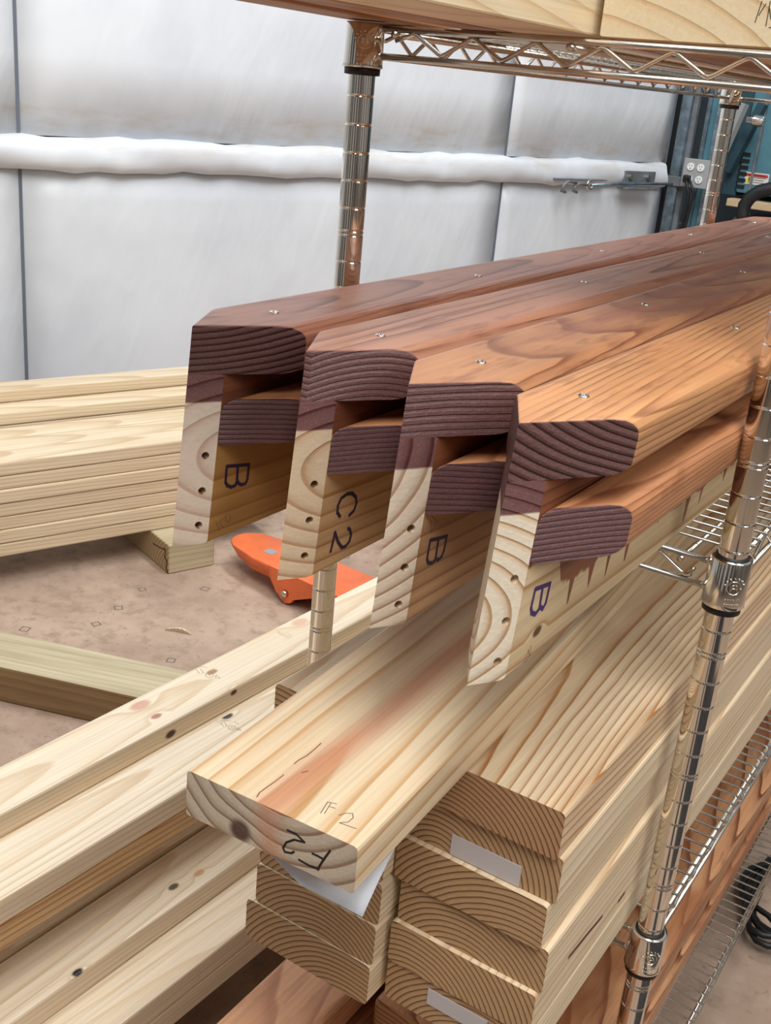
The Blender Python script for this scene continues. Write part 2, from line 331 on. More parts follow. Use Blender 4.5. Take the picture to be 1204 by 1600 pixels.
# (x = q away from camera, y = s)
def wbox(q0, q1, s0, s1, z0, z1, bev=0, seg=2): return box_bm(q0, q1, s0, s1, z0, z1, bev, seg)
wall = link('wall_left', mesh('wall_left', wbox(3.64, 3.72, -3, 4.40, FLOOR, 2.2)), None, plain('wall_backing', (52, 56, 62), .8), MW); struct(wall, 'white wrapped wall behind the lumber')
seams = [-2.85, -.80, 1.253, 3.306, 4.33]
for a, b in zip(seams, seams[1:]):
    for z0, z1 in ((FLOOR+.01, -.352), (-.25, 2.15)):
        g = .0055
        bm = bmesh.new(); bmesh.ops.create_grid(bm, x_segments=16, y_segments=10, size=.5)
        for v in bm.verts:
            u, w = v.co.x+.5, v.co.y+.5
            e = min(u, 1-u, w, 1-w)
            v.co = Vector((3.60-.012*math.sin(min(1, e*8)*1.57)+random.uniform(-.002, .002)*(e > .01), a+g+u*(b-a-2*g), z0+w*(z1-z0)))
        r_ = bmesh.ops.extrude_face_region(bm, geom=bm.faces[:]); vs = [q_ for q_ in r_['geom'] if isinstance(q_, bmesh.types.BMVert)]
        for v in vs: v.co.x = 3.64
        p = link('wall_panel', mesh('wall_panel', bm, True), wall, M_wrapd if z0 > -1 else M_wrap)
M_seam = plain('seam_dark', (96, 104, 116), .7)
for s_ in seams[1:]:
    for z0, z1 in ((FLOOR+.01, -.352), (-.25, 2.15)): link('seam_strip', mesh('seam_strip', wbox(3.599, 3.64, s_-.0055, s_+.0055, z0, z1)), wall, M_seam)
# wrapped girt rail across the wall
bm = bmesh.new(); rows = []
NS = 90
for i in range(NS+1):
    s = -2.9+i*(4.30+2.9)/NS; row = []
    for j in range(11):
        a = -math.pi/2+math.pi*j/10
        wv = .006*math.sin(s*9+j*.5)+.005*math.sin(s*23+j)+.004*math.sin(s*41)
        row.append(bm.verts.new((3.60-(.055+wv)*math.cos(a)**.6 if abs(math.cos(a)) > 1e-6 else 3.60, s, -.302+(.054+wv*.6)*math.sin(a))))
    rows.append(row)
for A, B in zip(rows, rows[1:]):
    for j in range(10): bm.faces.new((A[j], A[j+1], B[j+1], B[j]))
gr = link('trim_1', mesh('girt', bm, True), None, M_wrapd, MW); struct(gr, 'white wrapped horizontal girt across the wall')
# back wall and right wall so that the hall closes
bw = link('wall_back', mesh('wall_back', box_bm(-3.2, 5, 5.6, 5.7, FLOOR, 2.2)), None, plain('back_wall', (72, 82, 90), .7)); struct(bw, 'dim back wall of the workshop')
rw = link('wall_right', mesh('wall_right', box_bm(4.4, 4.5, -5, 5.6, FLOOR, 2.2)), None, plain('right_wall', (120, 116, 110), .8, 0, 0, 8, .25)); struct(rw, 'grey-brown side wall of the workshop')
nw = link('wall_front', mesh('wall_front', box_bm(-5, 4.4, -4.6, -4.5, FLOOR, 2.2)), None, plain('front_wall', (92, 86, 80), .8, 0, 0, 6, .35)); struct(nw, 'dim brown wall behind the viewer')

M_lp = plain('added_pale_panel', (206, 208, 210), .6)  # pale panels added on the unseen walls to give the chrome striped reflections
for j in range(5):
    link('wall_panel', mesh('wall_panel', box_bm(4.36, 4.4, -4.2+j*1.7, -3.2+j*1.7, FLOOR+.9, 1.9)), rw, M_lp)
    link('wall_panel', mesh('wall_panel', box_bm(-3.6+j*1.7, -2.9+j*1.7, -4.5, -4.46, FLOOR+.2, 1.9)), nw, M_lp)
# ---------------------------------------------------------------- wire shelving unit
PITCHZ = .02548; UW, UL = .42291, 1.13038
unit = empty('wire_shelving_unit', Matrix.Translation((0, 0, FLOOR)))
tag(unit, 'chrome wire shelving unit with grooved posts carrying all the stacked boards', 'shelving')
prof = [(.0115, FLOOR+.0), (.0127, FLOOR+.004)]
k0 = int(-FLOOR/PITCHZ)
def groove(z): return [(.0127, z-.0016), (.0127, z-.0009), (.0121, z-.0004), (.0121, z+.0004), (.0127, z+.0009), (.0127, z+.0016)]
for i in range(k0-1, -3, -1):
    z = -i*PITCHZ; prof += groove(z)
    if i in (5, 10, 17, 22, 27, 32, 37, 42): prof += groove(z+.0042)
prof += [(.0127, .0600), (.0117, .0615)]
me_post = mesh('post', lathe_bm([(r, z-FLOOR) for r, z in prof], 28), True)
for p in me_post.polygons:
    p.use_smooth = abs(p.normal.z) < .9
for (x, y) in ((0, 0), (UW, 0), (0, UL), (UW, UL)):
    link('post', me_post, unit, M_chrome, Matrix.Translation((x, y, 0)))
# collar with its raised emblem
bmc = lathe_bm([(.0130, .0095), (.0172, .0105), (.0178, .009), (.0184, -.030), (.0188, -.0335), (.0180, -.0345), (.013, -.0345)], 32)
me_collar = mesh('collar', bmc, True)
bme = bmesh.new()
def on_cyl(u, v, r=.01865): 
    a = -math.pi*.30+u/.0183; return (r*math.cos(a), r*math.sin(a), v)
for k_ in range(1):
    tube_bm([on_cyl(.0062*math.cos(t*math.pi/12), -.012+.0062*math.sin(t*math.pi/12)) for t in range(25)], .00035, 5, bme)
for t in range(-3, 4):
    a = math.pi/2+t*.42
    tube_bm([on_cyl(.0080*math.cos(a), -.012+.0080*math.sin(a)), on_cyl(.0098*math.cos(a+.12), -.012+.0098*math.sin(a+.12))], .0004, 5, bme)
for sgn in (-1, 1):
    tube_bm([on_cyl(sgn*.0032, -.0150), on_cyl(sgn*.0008, -.0090), on_cyl(sgn*.003, -.0105)], .0004, 5, bme)
tube_bm([on_cyl(-.0036, -.0125), on_cyl(.0036, -.0125)], .0004, 5, bme)
for q_ in range(6): tube_bm([on_cyl(-.0060+q_*.0024, -.0225), on_cyl(-.0052+q_*.0024, -.0245)], .00035, 5, bme)
for q_ in range(8): tube_bm([on_cyl(-.0060+q_*.0017, -.0275), on_cyl(-.0052+q_*.0017, -.0275)], .00035, 5, bme)
me_embl = mesh('emblem', bme, True)
me_gask = mesh('gasket', lathe_bm([(.0129, -.0340), (.0168, -.0345), (.0166, -.0405), (.0129, -.041)], 28), True)
me_gask2 = mesh('gasket_top', lathe_bm([(.0128, .0060), (.0146, .0060), (.0142, .0118), (.0128, .0122)], 28), True)
def zig(axis, length):
    pts = []; k = 0; a = .0234; first = True
    x = .0534
    pts.append((x-.019, -.0095))
    while x < length-.02:
        pts += [(x-.004, -.0045), (x, -.0030), (x+.004, -.0045)] ; 
        v = x+.0304
        if v < length-.02: pts += [(v-.004, -.0175), (v, -.0190), (v+.004, -.0175)]
        x += .0605
    pts.append((min(x-.012, length-.03), -.010))
    return [((p, 0, z) if axis == 0 else (0, p, z)) for p, z in pts]
me_wire = mesh('deck_wire', tube_bm([(-.006, 0, 0), (UW+.006, 0, 0)], .0015, 6), True)
levels = [.0585, .0585-16*PITCHZ, .0585-32*PITCHZ, .0585-48*PITCHZ]
truss_me = {}
def truss(axis, length):
    if axis in truss_me: return truss_me[axis]
    bm = bmesh.new()
    e = .0175
    for z in (0, -.0235):
        a = (e, 0, z) if axis == 0 else (0, e, z); b = (length-e, 0, z) if axis == 0 else (0, length-e, z)
        tube_bm([a, b], .0030, 10, bm)
        for q_ in (a, b): ball_bm(q_, .0042, bm)
    tube_bm(zig(axis, length), .0020, 8, bm)
    truss_me[axis] = mesh('truss', bm, True); return truss_me[axis]
for zl in levels:
    bm = bmesh.new()
    for x in (.034, .207, .380): tube_bm([(x, -.004, -.0045), (x, UL+.004, -.0045)], .0030, 8, bm)
    sh = link('wire_shelf', mesh('support_rods', bm, True), unit, M_wire, Matrix.Translation((0, 0, zl-FLOOR)))
    for (ax, ox, oy) in ((0, 0, 0), (0, 0, UL), (1, 0, 0), (1, UW, 0)):
        link('truss', truss(ax, UW if ax == 0 else UL), sh, M_wire, Matrix.Translation((ox, oy, 0)))
    for (x, y) in ((0, 0), (UW, 0), (0, UL), (UW, UL)):
        top_ = Matrix.Translation((x, y, -.005 if zl > 0 else 0)) @ Matrix.Diagonal((1, 1, .856 if zl > 0 else 1, 1))
        link('collar', me_collar, sh, M_chrome, top_)
        link('emblem', me_embl, sh, M_chrome, Matrix.Translation((x, y, 0)))
        link('gasket', me_gask, sh, M_black, Matrix.Translation((x, y, 0)))
        if zl < 0: link('gasket', me_gask2, sh, M_black, Matrix.Translation((x, y, 0)))
    for k_ in range(54): link('deck_wire', me_wire, sh, M_wire, Matrix.Translation((0, .035+k_*.02, .0040)))
DZ = .0055   # top of the deck wires above a level
DECK2, DECK3, DECK4 = levels[1]+DZ, levels[2]+DZ, levels[3]+DZ

# ---------------------------------------------------------------- flat marks: ink strokes laid on a face
def stroke_mesh(name, lines, axis, val, out, width):
    """lines: polylines in the local plane; axis = constant axis; out = sign of the outward side"""
    bm = bmesh.new(); ax = [i for i in range(3) if i != axis]
    def P(u, v, h):
        c = [0, 0, 0]; c[ax[0]] = u; c[ax[1]] = v; c[axis] = val+out*h; return Vector(c)
    hh = .00015
    for ln in lines:
        for i in range(len(ln)-1):
            a, b = Vector(ln[i]), Vector(ln[i+1]); d = (b-a)
            if d.length < 1e-6: continue
            hh += .0000015
            d.normalize(); n_ = Vector((-d.y, d.x))*width/2; e = d*width*.3
            q = [a-e-n_, a-e+n_, b+e+n_, b+e-n_]
            bm.faces.new([bm.verts.new(P(p.x, p.y, hh)) for p in q])
    me = bpy.data.meshes.new(name); bm.to_mesh(me); bm.free(); return me
def px_marks(name, obj, lines_px, axis, val, out, width, mat):
    M = obj.matrix_world if obj.parent is None else obj.parent.matrix_world @ obj.matrix_local
    ax = [i for i in range(3) if i != axis]; L = []
    for ln in lines_px:
        pl = []
        for (px, py) in ln:
            p = pick_local(M, px, py, axis, val); pl.append((p[ax[0]], p[ax[1]]))
        L.append(pl)
    return link(name, stroke_mesh(name, L, axis, val, out, width), obj, mat)
def crop(pts, o, k): return [(o[0]+a/k, o[1]+b/k) for a, b in pts]

# ---------------------------------------------------------------- capped railing sections (beak-cut ends)
TIPX, SR, SL = -.0150, 1.62, 1.90
def beak(x): return (x-TIPX)*SR if x > TIPX else (TIPX-x)*SL
def end_cut(bm, co, no):
    r_ = bmesh.ops.bisect_plane(bm, geom=bm.verts[:]+bm.edges[:]+bm.faces[:], plane_co=co, plane_no=no, clear_inner=True, dist=1e-6)
    es = [e for e in r_['geom_cut'] if isinstance(e, bmesh.types.BMEdge)]
    bmesh.ops.holes_fill(bm, edges=es, sides=0)
def plank_beak(x0, x1, z0, z1, L, radii, shear=.06, endr=.0, seg=4):
    """rounded profile (radii: top right, top left, bottom left, bottom right) run along y, both ends mitred to a beak"""
    pr = []
    for (cx, cz, a0, r) in ((x1, z1, 0, radii[0]), (x0, z1, 90, radii[1]), (x0, z0, 180, radii[2]), (x1, z0, 270, radii[3])):
        cx = cx-r if cx == x1 else cx+r; cz = cz-r if cz == z1 else cz+r
        for j in range(seg+1):
            a = math.radians(a0+90*j/seg); pr.append((cx+r*math.cos(a), cz+r*math.sin(a)))
    bm = bmesh.new(); A = [bm.verts.new((x, -.05, z)) for x, z in pr]; B = [bm.verts.new((x, L+.05, z)) for x, z in pr]; n = len(pr)
    bm.faces.new(A); bm.faces.new(B[::-1])
    for i in range(n): bm.faces.new((A[i], A[(i+1) % n], B[(i+1) % n], B[i]))
    end_cut(bm, (TIPX, 0, 0), (-SR, 1, -shear)); end_cut(bm, (TIPX, L, 0), (-SR, -1, 0))
    if x0 < TIPX: end_cut(bm, (TIPX, 0, 0), (SL, 1, -shear)); end_cut(bm, (TIPX, L, 0), (SL, -1, 0))
    if endr:
        bm.normal_update()
        es = [e for e in bm.edges if len(e.link_faces) == 2 and max(v.co.y for v in e.verts) < .2 and min(v.co.z for v in e.verts) > z0+.25*(z1-z0)
              and sorted((abs(e.link_faces[0].normal.y) > .3, abs(e.link_faces[1].normal.y) > .3)) == [False, True]]
        if es: bmesh.ops.bevel(bm, geom=es, offset=endr, offset_type='OFFSET', segments=3, profile=.5, affect='EDGES', clamp_overlap=True)
    return bm
def screw_mesh():
    bm = lathe_bm([(.0005, .0004), (.0016, .0002), (.0018, .0009), (.0038, .0009), (.0041, .0003), (.0041, -.001)], 16)
    return mesh('screw', bm, True)
me_screw = screw_mesh()
def bore(o, holes, ydepth=.03, rad=.0031):
    """bores real holes into the near end face"""
    c = bmesh.new()
    for (x, z) in holes:
        t_ = bmesh.new(); bmesh.ops.create_cone(t_, cap_ends=True, segments=16, radius1=rad, radius2=rad, depth=.05)
        t_.transform(Matrix.Translation((x, beak(x)+.06*z, z)) @ Matrix.Rotation(math.radians(58), 4, 'Z') @ Matrix.Rotation(math.pi/2, 4, 'X')); merge(c, t_)
    co = link('tmpcut', mesh('tmpcut', c)); bpy.context.view_layer.update(); m = o.modifiers.new('b', 'BOOLEAN'); m.object = co; m.operation = 'DIFFERENCE'; m.solver = 'EXACT'
    co.matrix_world = o.parent.matrix_world @ o.matrix_local
    bpy.context.view_layer.update()
    dg = bpy.context.evaluated_depsgraph_get(); nm = bpy.data.meshes.new_from_object(o.evaluated_get(dg)); o.modifiers.clear(); o.data = nm
    bpy.data.objects.remove(co)
H = .140
KNB = None
SECT = [  # right face x, tip y, yaw, letters, screws (pixels)
    (.0805, -.312, .003, 0), (.1800, -.303, -.005, 1), (.2762, -.3195, -.010, 2), (.3680, -.342, -.004, 3)]
SLAB = ['stained capped railing section nearest the white wall, letter B on a yellowed side',
        'stained capped railing section marked C 2, cap end grain split into two waves',
        'stained capped railing section, third from the wall, dark B on its shaded side',
        'stained capped railing section nearest the right post, violet B and brown drips']
SCREWS = [[(428, 488), (746.8, 431), (941.7, 392.5)], [(594, 524), (912.6, 441), (1097, 395), (1200, 370)],
          [(751, 566), (1008, 476), (1161, 425)], [(911, 619), (1148.7, 512)]]
HOLES = [[(330.5, 711.6), (324, 766.5), (319, 820)], [(507.5, 756), (498.5, 812), (489, 867.5)], [(651, 825.5), (639.6, 886), (627.5, 944)], [(814, 904), (800, 969.6), (787.7, 1032.4)]]
sections = []
for (rx, ty, yw, i) in SECT:
    M = TR(rx, ty, DECK2+.0003, yw, .035)
    t = empty('railing_section', M); sections.append(t)
    tag(t, SLAB[i], 'railing section', 'stained railing sections on the middle shelf')
    bpy.context.view_layer.update()
    L = 1.60
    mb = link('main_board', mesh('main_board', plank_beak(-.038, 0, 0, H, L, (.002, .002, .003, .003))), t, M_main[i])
    hl = []
    for (px, py) in HOLES[i]:
        # intersect the view ray with the end face
        Mi = M.inverted(); o = Mi @ Vector(CAM); d = Mi.to_3x3() @ Vector(ray(px, py))
        # plane: y = (x-TIPX)*SR + .06 z
        kk = (o.y-(o.x-TIPX)*SR-.06*o.z)/-(d.y-SR*d.x-.06*d.z); p = o+d*kk
        hl.append((min(max(p.x, TIPX+.003), -.0045), p.z))
    bore(mb, hl)
    link('cap_board', mesh('cap_board', plank_beak(-.0515, .0338, H, H+.038, L, (.012, .012, .003, .010), endr=.004)), t, M_cap[i])
    link('lower_strip', mesh('lower_strip', plank_beak(.0002, .0395, .083, .1205, L, (.012, .008, .002, .010), endr=.0035)), t, M_strip)
    for (px, py) in SCREWS[i]:
        p = pick_local(M, px, py, 2, H+.038); link('screw', me_screw, t, M_chrome, Matrix.Translation((p.x, p.y, H+.0379)) @ Matrix.Rotation(px, 4, 'Z'))
    y = SCREWS[i][-1]; p = pick_local(M, y[0], y[1], 2, H+.038).y+.34
    while p < L-.15: link('screw', me_screw, t, M_chrome, Matrix.Translation((-.008, p, H+.0379))); p += .34
bpy.context.view_layer.update()
def letter_px(px_box, kind, o, k):
    return None
def mark(i, lines, width, mat, name='letter_mark'):
    mb = [c for c in sections[i].children if c.name.startswith('main_board')][0]
    return px_marks(name, mb, lines, 0, 0, 1, width, mat)
def arc(cx, cy, rx, ry, a0, a1, n=12): return [(cx+rx*math.cos(math.radians(a0+(a1-a0)*j/n)), cy+ry*math.sin(math.radians(a0+(a1-a0)*j/n))) for j in range(n+1)]
# B on section 1 (spine on top, bowls hanging down)
k5 = 5.017
mark(0, [crop(l, (240, 600), k5) for l in ([(572, 645), (746, 632)], [(572, 645), (562, 770), (575, 795), (605, 808), (638, 795), (652, 760), (658, 650)], [(652, 755), (665, 780), (690, 790), (718, 778), (732, 750), (746, 632)])], .0030, M_ink)
mark(0, [crop(l, (240, 600), k5) for l in ([(485, 1075), (515, 1145)], [(520, 1075), (560, 1040)], [(510, 1080), (545, 1125)], [(570, 1020), (560, 1070), (585, 1085), (600, 1060), (598, 1015)])], .0006, M_pencil, 'pencil_mark')
# C 2 on section 2
mark(1, [crop(l, (410, 700), k5) for l in ([(606, 538), (585, 505), (590, 450), (615, 395), (660, 360), (700, 355), (730, 385), (735, 430), (715, 490), (678, 528)],
     [(532, 812), (545, 760), (566, 660), (590, 735), (620, 780), (650, 770), (680, 730), (692, 680), (684, 640), (668, 628)])], .0031, M_ink)
# B on section 3, and a pencil tick
mark(2, [crop(l, (560, 800), k5) for l in ([(560, 222), (690, 190)], [(560, 222), (535, 370), (545, 398), (575, 400), (600, 375), (625, 212)], [(600, 365), (622, 375), (650, 350), (668, 300), (690, 190)])], .0030, M_ink)
mark(2, [crop(l, (560, 800), k5) for l in ([(570, 30), (618, 72)], [(562, 60), (568, 162), (602, 90)])], .0005, M_pencil, 'pencil_mark')
# B on section 4
k4 = 4.013
mark(3, [crop(l, (700, 850), k4) for l in ([(545, 283), (638, 248)], [(545, 283), (518, 400), (522, 432), (545, 440), (570, 405), (592, 268)], [(572, 395), (592, 405), (610, 370), (638, 248)])], .0036, M_inkv)
mark(3, [crop(l, (700, 850), k4) for l in ([(520, 635), (480, 715), (470, 752)], [(520, 635), (510, 700), (498, 660)], [(480, 745), (512, 690)])], .0004, M_pencil, 'pencil_mark')

# ---------------------------------------------------------------- plain boards
def board_mesh(w, h, L, ease=.003, seg=2):
    bm = bmesh.new()
    pr = []
    for (cx, cz, a0) in ((-ease, -ease, 0), (-w+ease, -ease, 90), (-w+ease, -h+ease, 180), (-ease, -h+ease, 270)):
        for j in range(seg+1):
            a = math.radians(a0+90*j/seg); pr.append((cx+ease*math.cos(a), cz+ease*math.sin(a)))
    A = [bm.verts.new((x, 0, z)) for x, z in pr]; B = [bm.verts.new((x, L, z)) for x, z in pr]; n = len(pr)
    bm.faces.new(A); bm.faces.new(B[::-1])
    for i in range(n): bm.faces.new((A[i], A[(i+1) % n], B[(i+1) % n], B[i]))
    return bm
def board(name, w, h, L, M, mat, ease=.003):
    """local origin: near end, right top corner"""
    me = mesh(name, board_mesh(w, h, L, ease)); return link(name, me, None, mat, M)
ORD = ['topmost', 'second', 'third', 'fourth', 'fifth', 'sixth']
STK_TOP = -.4853; PZ = (STK_TOP-DECK3)/6
ry = [-.234, -.2285, -.2345, -.2300, -.2350, -.2330]; rxx = [.3965, .3995, .3955, .4015, .3990, .3985]
ly = [-.229, -.252, -.249, -.250, -.2515, -.253]; lxx = [.2535, .2530, .2535, .2545, .2535, .2525]; lww = [.140, .134, .131, .132, .132, .140]
rst, lst = [], []
for i in range(6):
    o = board('lumber_board', .140, PZ-.0004, 1.55, TR(rxx[i], ry[i], STK_TOP-PZ*i, .002*(i % 3-1)), M_rtop if i == 0 else M_stack, .0035)
    tag(o, 'brown-ended treated board in the right-hand stack, %s' % (ORD[i]+(' down' if i else '')), 'board', 'right-hand stack of treated boards'); rst.append(o)
for i in range(6):
    o = board('lumber_board', lww[i], PZ-.0004, 1.55, TR(lxx[i], ly[i], STK_TOP-PZ*i), M_stack, .0045)
    tag(o, 'treated board in the left-hand stack under the white paper, %s' % (ORD[i]+(' down' if i else '')), 'board', 'left-hand stack of treated boards'); lst.append(o)
f2 = board('lumber_board', .142, .0378, 1.60, TR(.3224, -.4078, -.4470, -.055), M_f2, .0030)
tag(f2, 'wide pale board marked F 2 lying on top of both stacks, sticking out furthest', 'board')
bpy.context.view_layer.update()
k2 = 3.344
px_marks('letter_mark', f2, [crop(l, (280, 1160), k2) for l in ([(565, 458), (612, 480), (655, 522), (600, 508), (560, 522), (542, 550), (552, 572), (585, 578), (600, 570)], [(788, 565), (750, 618), (722, 665)], [(625, 612), (675, 642), (730, 662)], [(695, 580), (722, 592), (758, 612)])], 1, 0, -1, .0017, M_inkb)
px_marks('pencil_mark', f2, [crop(l, (280, 1160), k2) for l in ([(775, 312), (738, 370)], [(792, 318), (758, 372)], [(775, 312), (822, 322)], [(780, 335), (815, 345)], [(835, 382), (870, 370), (905, 372), (908, 395), (880, 418), (835, 420)], [(835, 420), (925, 452)])], 2, 0, 1, .0006, M_pencil)
px_marks('pitch_line', f2, [crop(l, (280, 1160), k2) for l in ([(405, 285), (420, 262), (450, 240), (500, 205), (545, 170)], [(600, 112), (625, 92), (665, 70), (700, 42), (740, 5)], [(640, 158), (672, 150)])], 2, 0, 1, .0009, plain('pitch', (150, 84, 56), .6))
# pale tags stapled on board ends
def end_tag(b, px_pts, wdt):
    M = b.matrix_world; a = pick_local(M, *px_pts[0], 1, 0); c = pick_local(M, *px_pts[1], 1, 0)
    Ln = abs(c.x-a.x); ang = 0; a = Vector((a.x, 0, (a.z+c.z)/2))
    bm = box_bm(0, Ln, -.0009, -.0002, -wdt/2, wdt/2)
    o = link('end_tag', mesh('end_tag', bm), b, M_tag, Matrix.Translation((a.x, 0, a.z)) @ Matrix.Rotation(-ang, 4, 'Y'))
    o['label'] = 'pale blank tag stapled to the end'
end_tag(rst[1], [(706, 1312), (812, 1376)], .020)
end_tag(lst[4], [(482, 1474), (552, 1510)], .017)
end_tag(rst[5], [(668, 1556), (760, 1606)], .017)
M_resin = plain('resin', (92, 46, 44), .6)
for ln in ([(1018, 1112), (1031, 1096), (1043, 1078)], [(1056, 1060), (1064, 1050)], [(975, 1395), (966, 1408)], [(940, 1432), (915, 1462), (888, 1496)]):
    for bi, o_ in enumerate(rst):
        pz = [pick_local(o_.matrix_world, px, py, 0, 0).z for px, py in ln]
        if min(pz) > -PZ+.003 and max(pz) < -.003: px_marks('resin_streak', o_, [ln], 0, 0, 1, .004, M_resin); break
# sheet of paper drooping from under the F 2 board
bm = bmesh.new(); nu, nv = 14, 12; g = []
for i in range(nu+1):
    row = []
    for j in range(nv+1):
        u, v = i/nu, j/nv
        if u < .5: fx, fy, fz = .222+.05*u*2, -.395-.003*u*2, -.493-.017*u*2
        else: w_ = (u-.5)*2; fx, fy, fz = .272+.0424*w_, -.398+.018*w_, -.510-.0175*w_
        bx = .215+.088*u; vv = v
        x = bx+(fx-bx)*vv; yy = -.255+(fy+.255)*vv; z = STK_TOP+.0001+(fz-STK_TOP)*max(0, (vv-.35)/.65)**1.7; droop = 0
        row.append(bm.verts.new((x-.010*droop*u, yy, z)))
    g.append(row)
for i in range(nu):
    for j in range(nv): bm.faces.new((g[i][j], g[i+1][j], g[i+1][j+1], g[i][j+1]))
ppr = link('paper_sheet', mesh('paper_sheet', bm, True), None, M_paper)
sld = ppr.modifiers.new('s', 'SOLIDIFY'); sld.thickness = .0002
tag(ppr, 'white paper sheet drooping from under the near end of the F 2 board', 'paper')

# ---------------------------------------------------------------- stained sections on the lowest shelf
LOW = [(.166, -.52, .004, 'stained brown section with dark knots on the lowest shelf, leftmost'), (.277, -.126, 0, 'stained brown section on the lowest shelf, middle one set further back'),
       (.4065, -.36, -.002, 'stained orange-brown section on the lowest shelf, beside the right post')]
for (cx, ny, yw, lb) in LOW:
    LL = 1.85 if ny < -.5 else 1.5
    t = empty('railing_section', TR(cx-.0365, ny, DECK4+.0003, yw)); tag(t, lb, 'railing section', 'stained sections on the lowest shelf')
    mm = M_lowk if ny < -.5 else M_low
    zb = (-.923 if cx < .4 else -.988)-DECK4
    link('main_board', mesh('main_board', box_bm(-.038, 0, .03, LL-.03, 0, zb, .002, 1)), t, M_low)
    link('cap_board', mesh('cap_board', box_bm(-.052, .0365, 0, LL, zb, zb+.038, .006, 3)), t, mm)
    link('lower_strip', mesh('lower_strip', box_bm(.0002, .0385, .0, LL, zb-.058, zb-.020, .005, 2)), t, M_low)

# ---------------------------------------------------------------- boards on the top shelf
TZ = levels[0]+DZ
def shifted(o, M2):
    D = M2.inverted() @ o.matrix_world; o.data.transform(D); o.matrix_world = M2; return o
MO = TR(.4015, .012, TZ+.1425)
o = board('lumber_board', .088, .142, 1.70, TR(.218, -.50, TZ+.1425), M_over2, .002); bpy.context.view_layer.update(); shifted(o, MO); tag(o, 'thick pale board on the top shelf, reaching furthest toward the viewer', 'board', 'boards on the top shelf')
o = board('lumber_board', .050, .038, 1.70, TR(.128, -.52, TZ+.0382, -.0), M_overb, .003); tag(o, 'brown board on the top shelf against the pale one', 'board', 'boards on the top shelf')
o = board('lumber_board', .056, .038, .80, TR(.0752, -.52, TZ+.0382, -.085), M_overb, .003); tag(o, 'reddish brown board on the top shelf above the left post collar', 'board', 'boards on the top shelf')
o = board('lumber_board', .176, .142, 1.35, TR(.4015, .012, TZ+.1425), M_over2, .002); tag(o, 'broad pale board end on the top shelf with green pen strokes', 'board', 'boards on the top shelf')
bpy.context.view_layer.update()
px_marks('pen_mark', o, [[(1190, 2), (1179, 35)], [(1196, 6), (1185, 24)], [(1203, 2), (1196, 41)], [(1201, 10), (1204, 30)], [(1201, 43), (1206, 43)]], 1, 0, -1, .0007, M_greenink)

# ---------------------------------------------------------------- new studs stacked to the left of the unit
studs = []
def stud(x, y, z, yw, lb, mat=M_new, w=.0889, L=2.2, h=.0379, grp='new pale studs left of the shelving'):
    # x,y: point on the right top edge; board starts 1.05 m nearer
    y0 = -1.15; o = board('stud', w, h, L, TR(x+math.tan(yw)*(y0-y), y0, z, yw), mat, .0035); tag(o, lb, 'stud', grp); studs.append(o); return o
def kn_mat(name, x, y, z, yw, kn, **kw):
    M = TR(x+math.tan(yw)*(-1.15-y), -1.15, z, yw); K = []
    for (px, py, ax, r, c) in kn:
        p = pick_local(M, px, py, ax, 0); K.append((p.x, p.y, p.z, r, c))
    a_ = dict(sp=.0066, pith=(-.045, -.12), pr=.03, tilt=(.012, .02), warp=.0025, side_k=.55, rough=.5, blotch=.06, wscale=3); a_.update(kw)
    return wood(name, (230, 214, 188), (198, 166, 124), (214, 190, 150), (170, 124, 80), knots=K, **a_)
M_k1 = kn_mat('stud_red_knots', -.385, -.145, -.918, .041, [(219, 1102, 2, .012, (204, 160, 138)), (244, 1119, 2, .0065, (178, 124, 106)), (266.6, 1147, 0, .007, (64, 36, 26)), (468, 972, 2, .012, (214, 176, 148)), (331, 1050, 2, .007, (168, 128, 96)), (365, 1082, 0, .005, (90, 46, 34))])
M_k2 = kn_mat('stud_split_knot', -.257, -.248, -.918, .046, [(355, 1119, 2, .007, (58, 42, 32))], sp=.006, pith=(-.03, -.07), side_k=.6)
M_k3 = kn_mat('stud_hole_knot', -.2226, -.236, -1.0705, .046, [(271, 1385.5, 2, .0058, (98, 82, 62)), (121, 1519, 2, .0052, (34, 22, 18)), (311, 1364, 2, .006, (206, 160, 116))])
stud(-.385, -.145, -.918, .041, 'pale stud with red-brown knots, topmost of the pile seen behind the left post', M_k1)
stud(-.358, -.145, -.956, .041, 'shaded stud directly under the knotty top stud, edge showing in the gap')
stud(-.257, -.248, -.918, .046, 'pale stud with wavy orange edge grain, top of the middle pair', M_k2)
stud(-.258, -.248, -.9565, .046, 'stud under the top one of the middle pair, orange edge grain', wood('orange_edge_stud', (216, 184, 136), (166, 112, 62), (214, 190, 150), (170, 124, 80), sp=.007, pith=(-.045, -.06), pr=.03, tilt=(.012, .03), warp=.003, side_k=.8, blotch=.2, wscale=3))
stud(-.2226, -.236, -1.0705, .046, 'pale stud with a grey knot and a black hole, in the lower step', M_k3)
stud(-.3160, -.236, -1.0705, .046, 'stud of the lower step hidden beneath the middle pair', M_new)
stud(-.4090, -.236, -1.0705, .046, 'stud of the lower step hidden beneath the knotty top stud', M_new)
stud(-.1457, -.151, -1.1088, .046, 'pale stud with broad grain nearest the stained boards, top of its pair', M_new)
stud(-.1467, -.151, -1.1470, .046, 'shaded stud under the one nearest the stained boards', M_new)
for c, (xx, nm) in enumerate(((-.2405, 'right'), (-.3310, 'middle'), (-.4215, 'left'))):
    for kk in range(4): stud(xx, -.236, -1.1086-.0381*kk, .046, 'buried stud of the lower pile, %s column, %s below its top one' % (nm, ('first', 'second', 'third', 'lowest')[kk]), M_new)
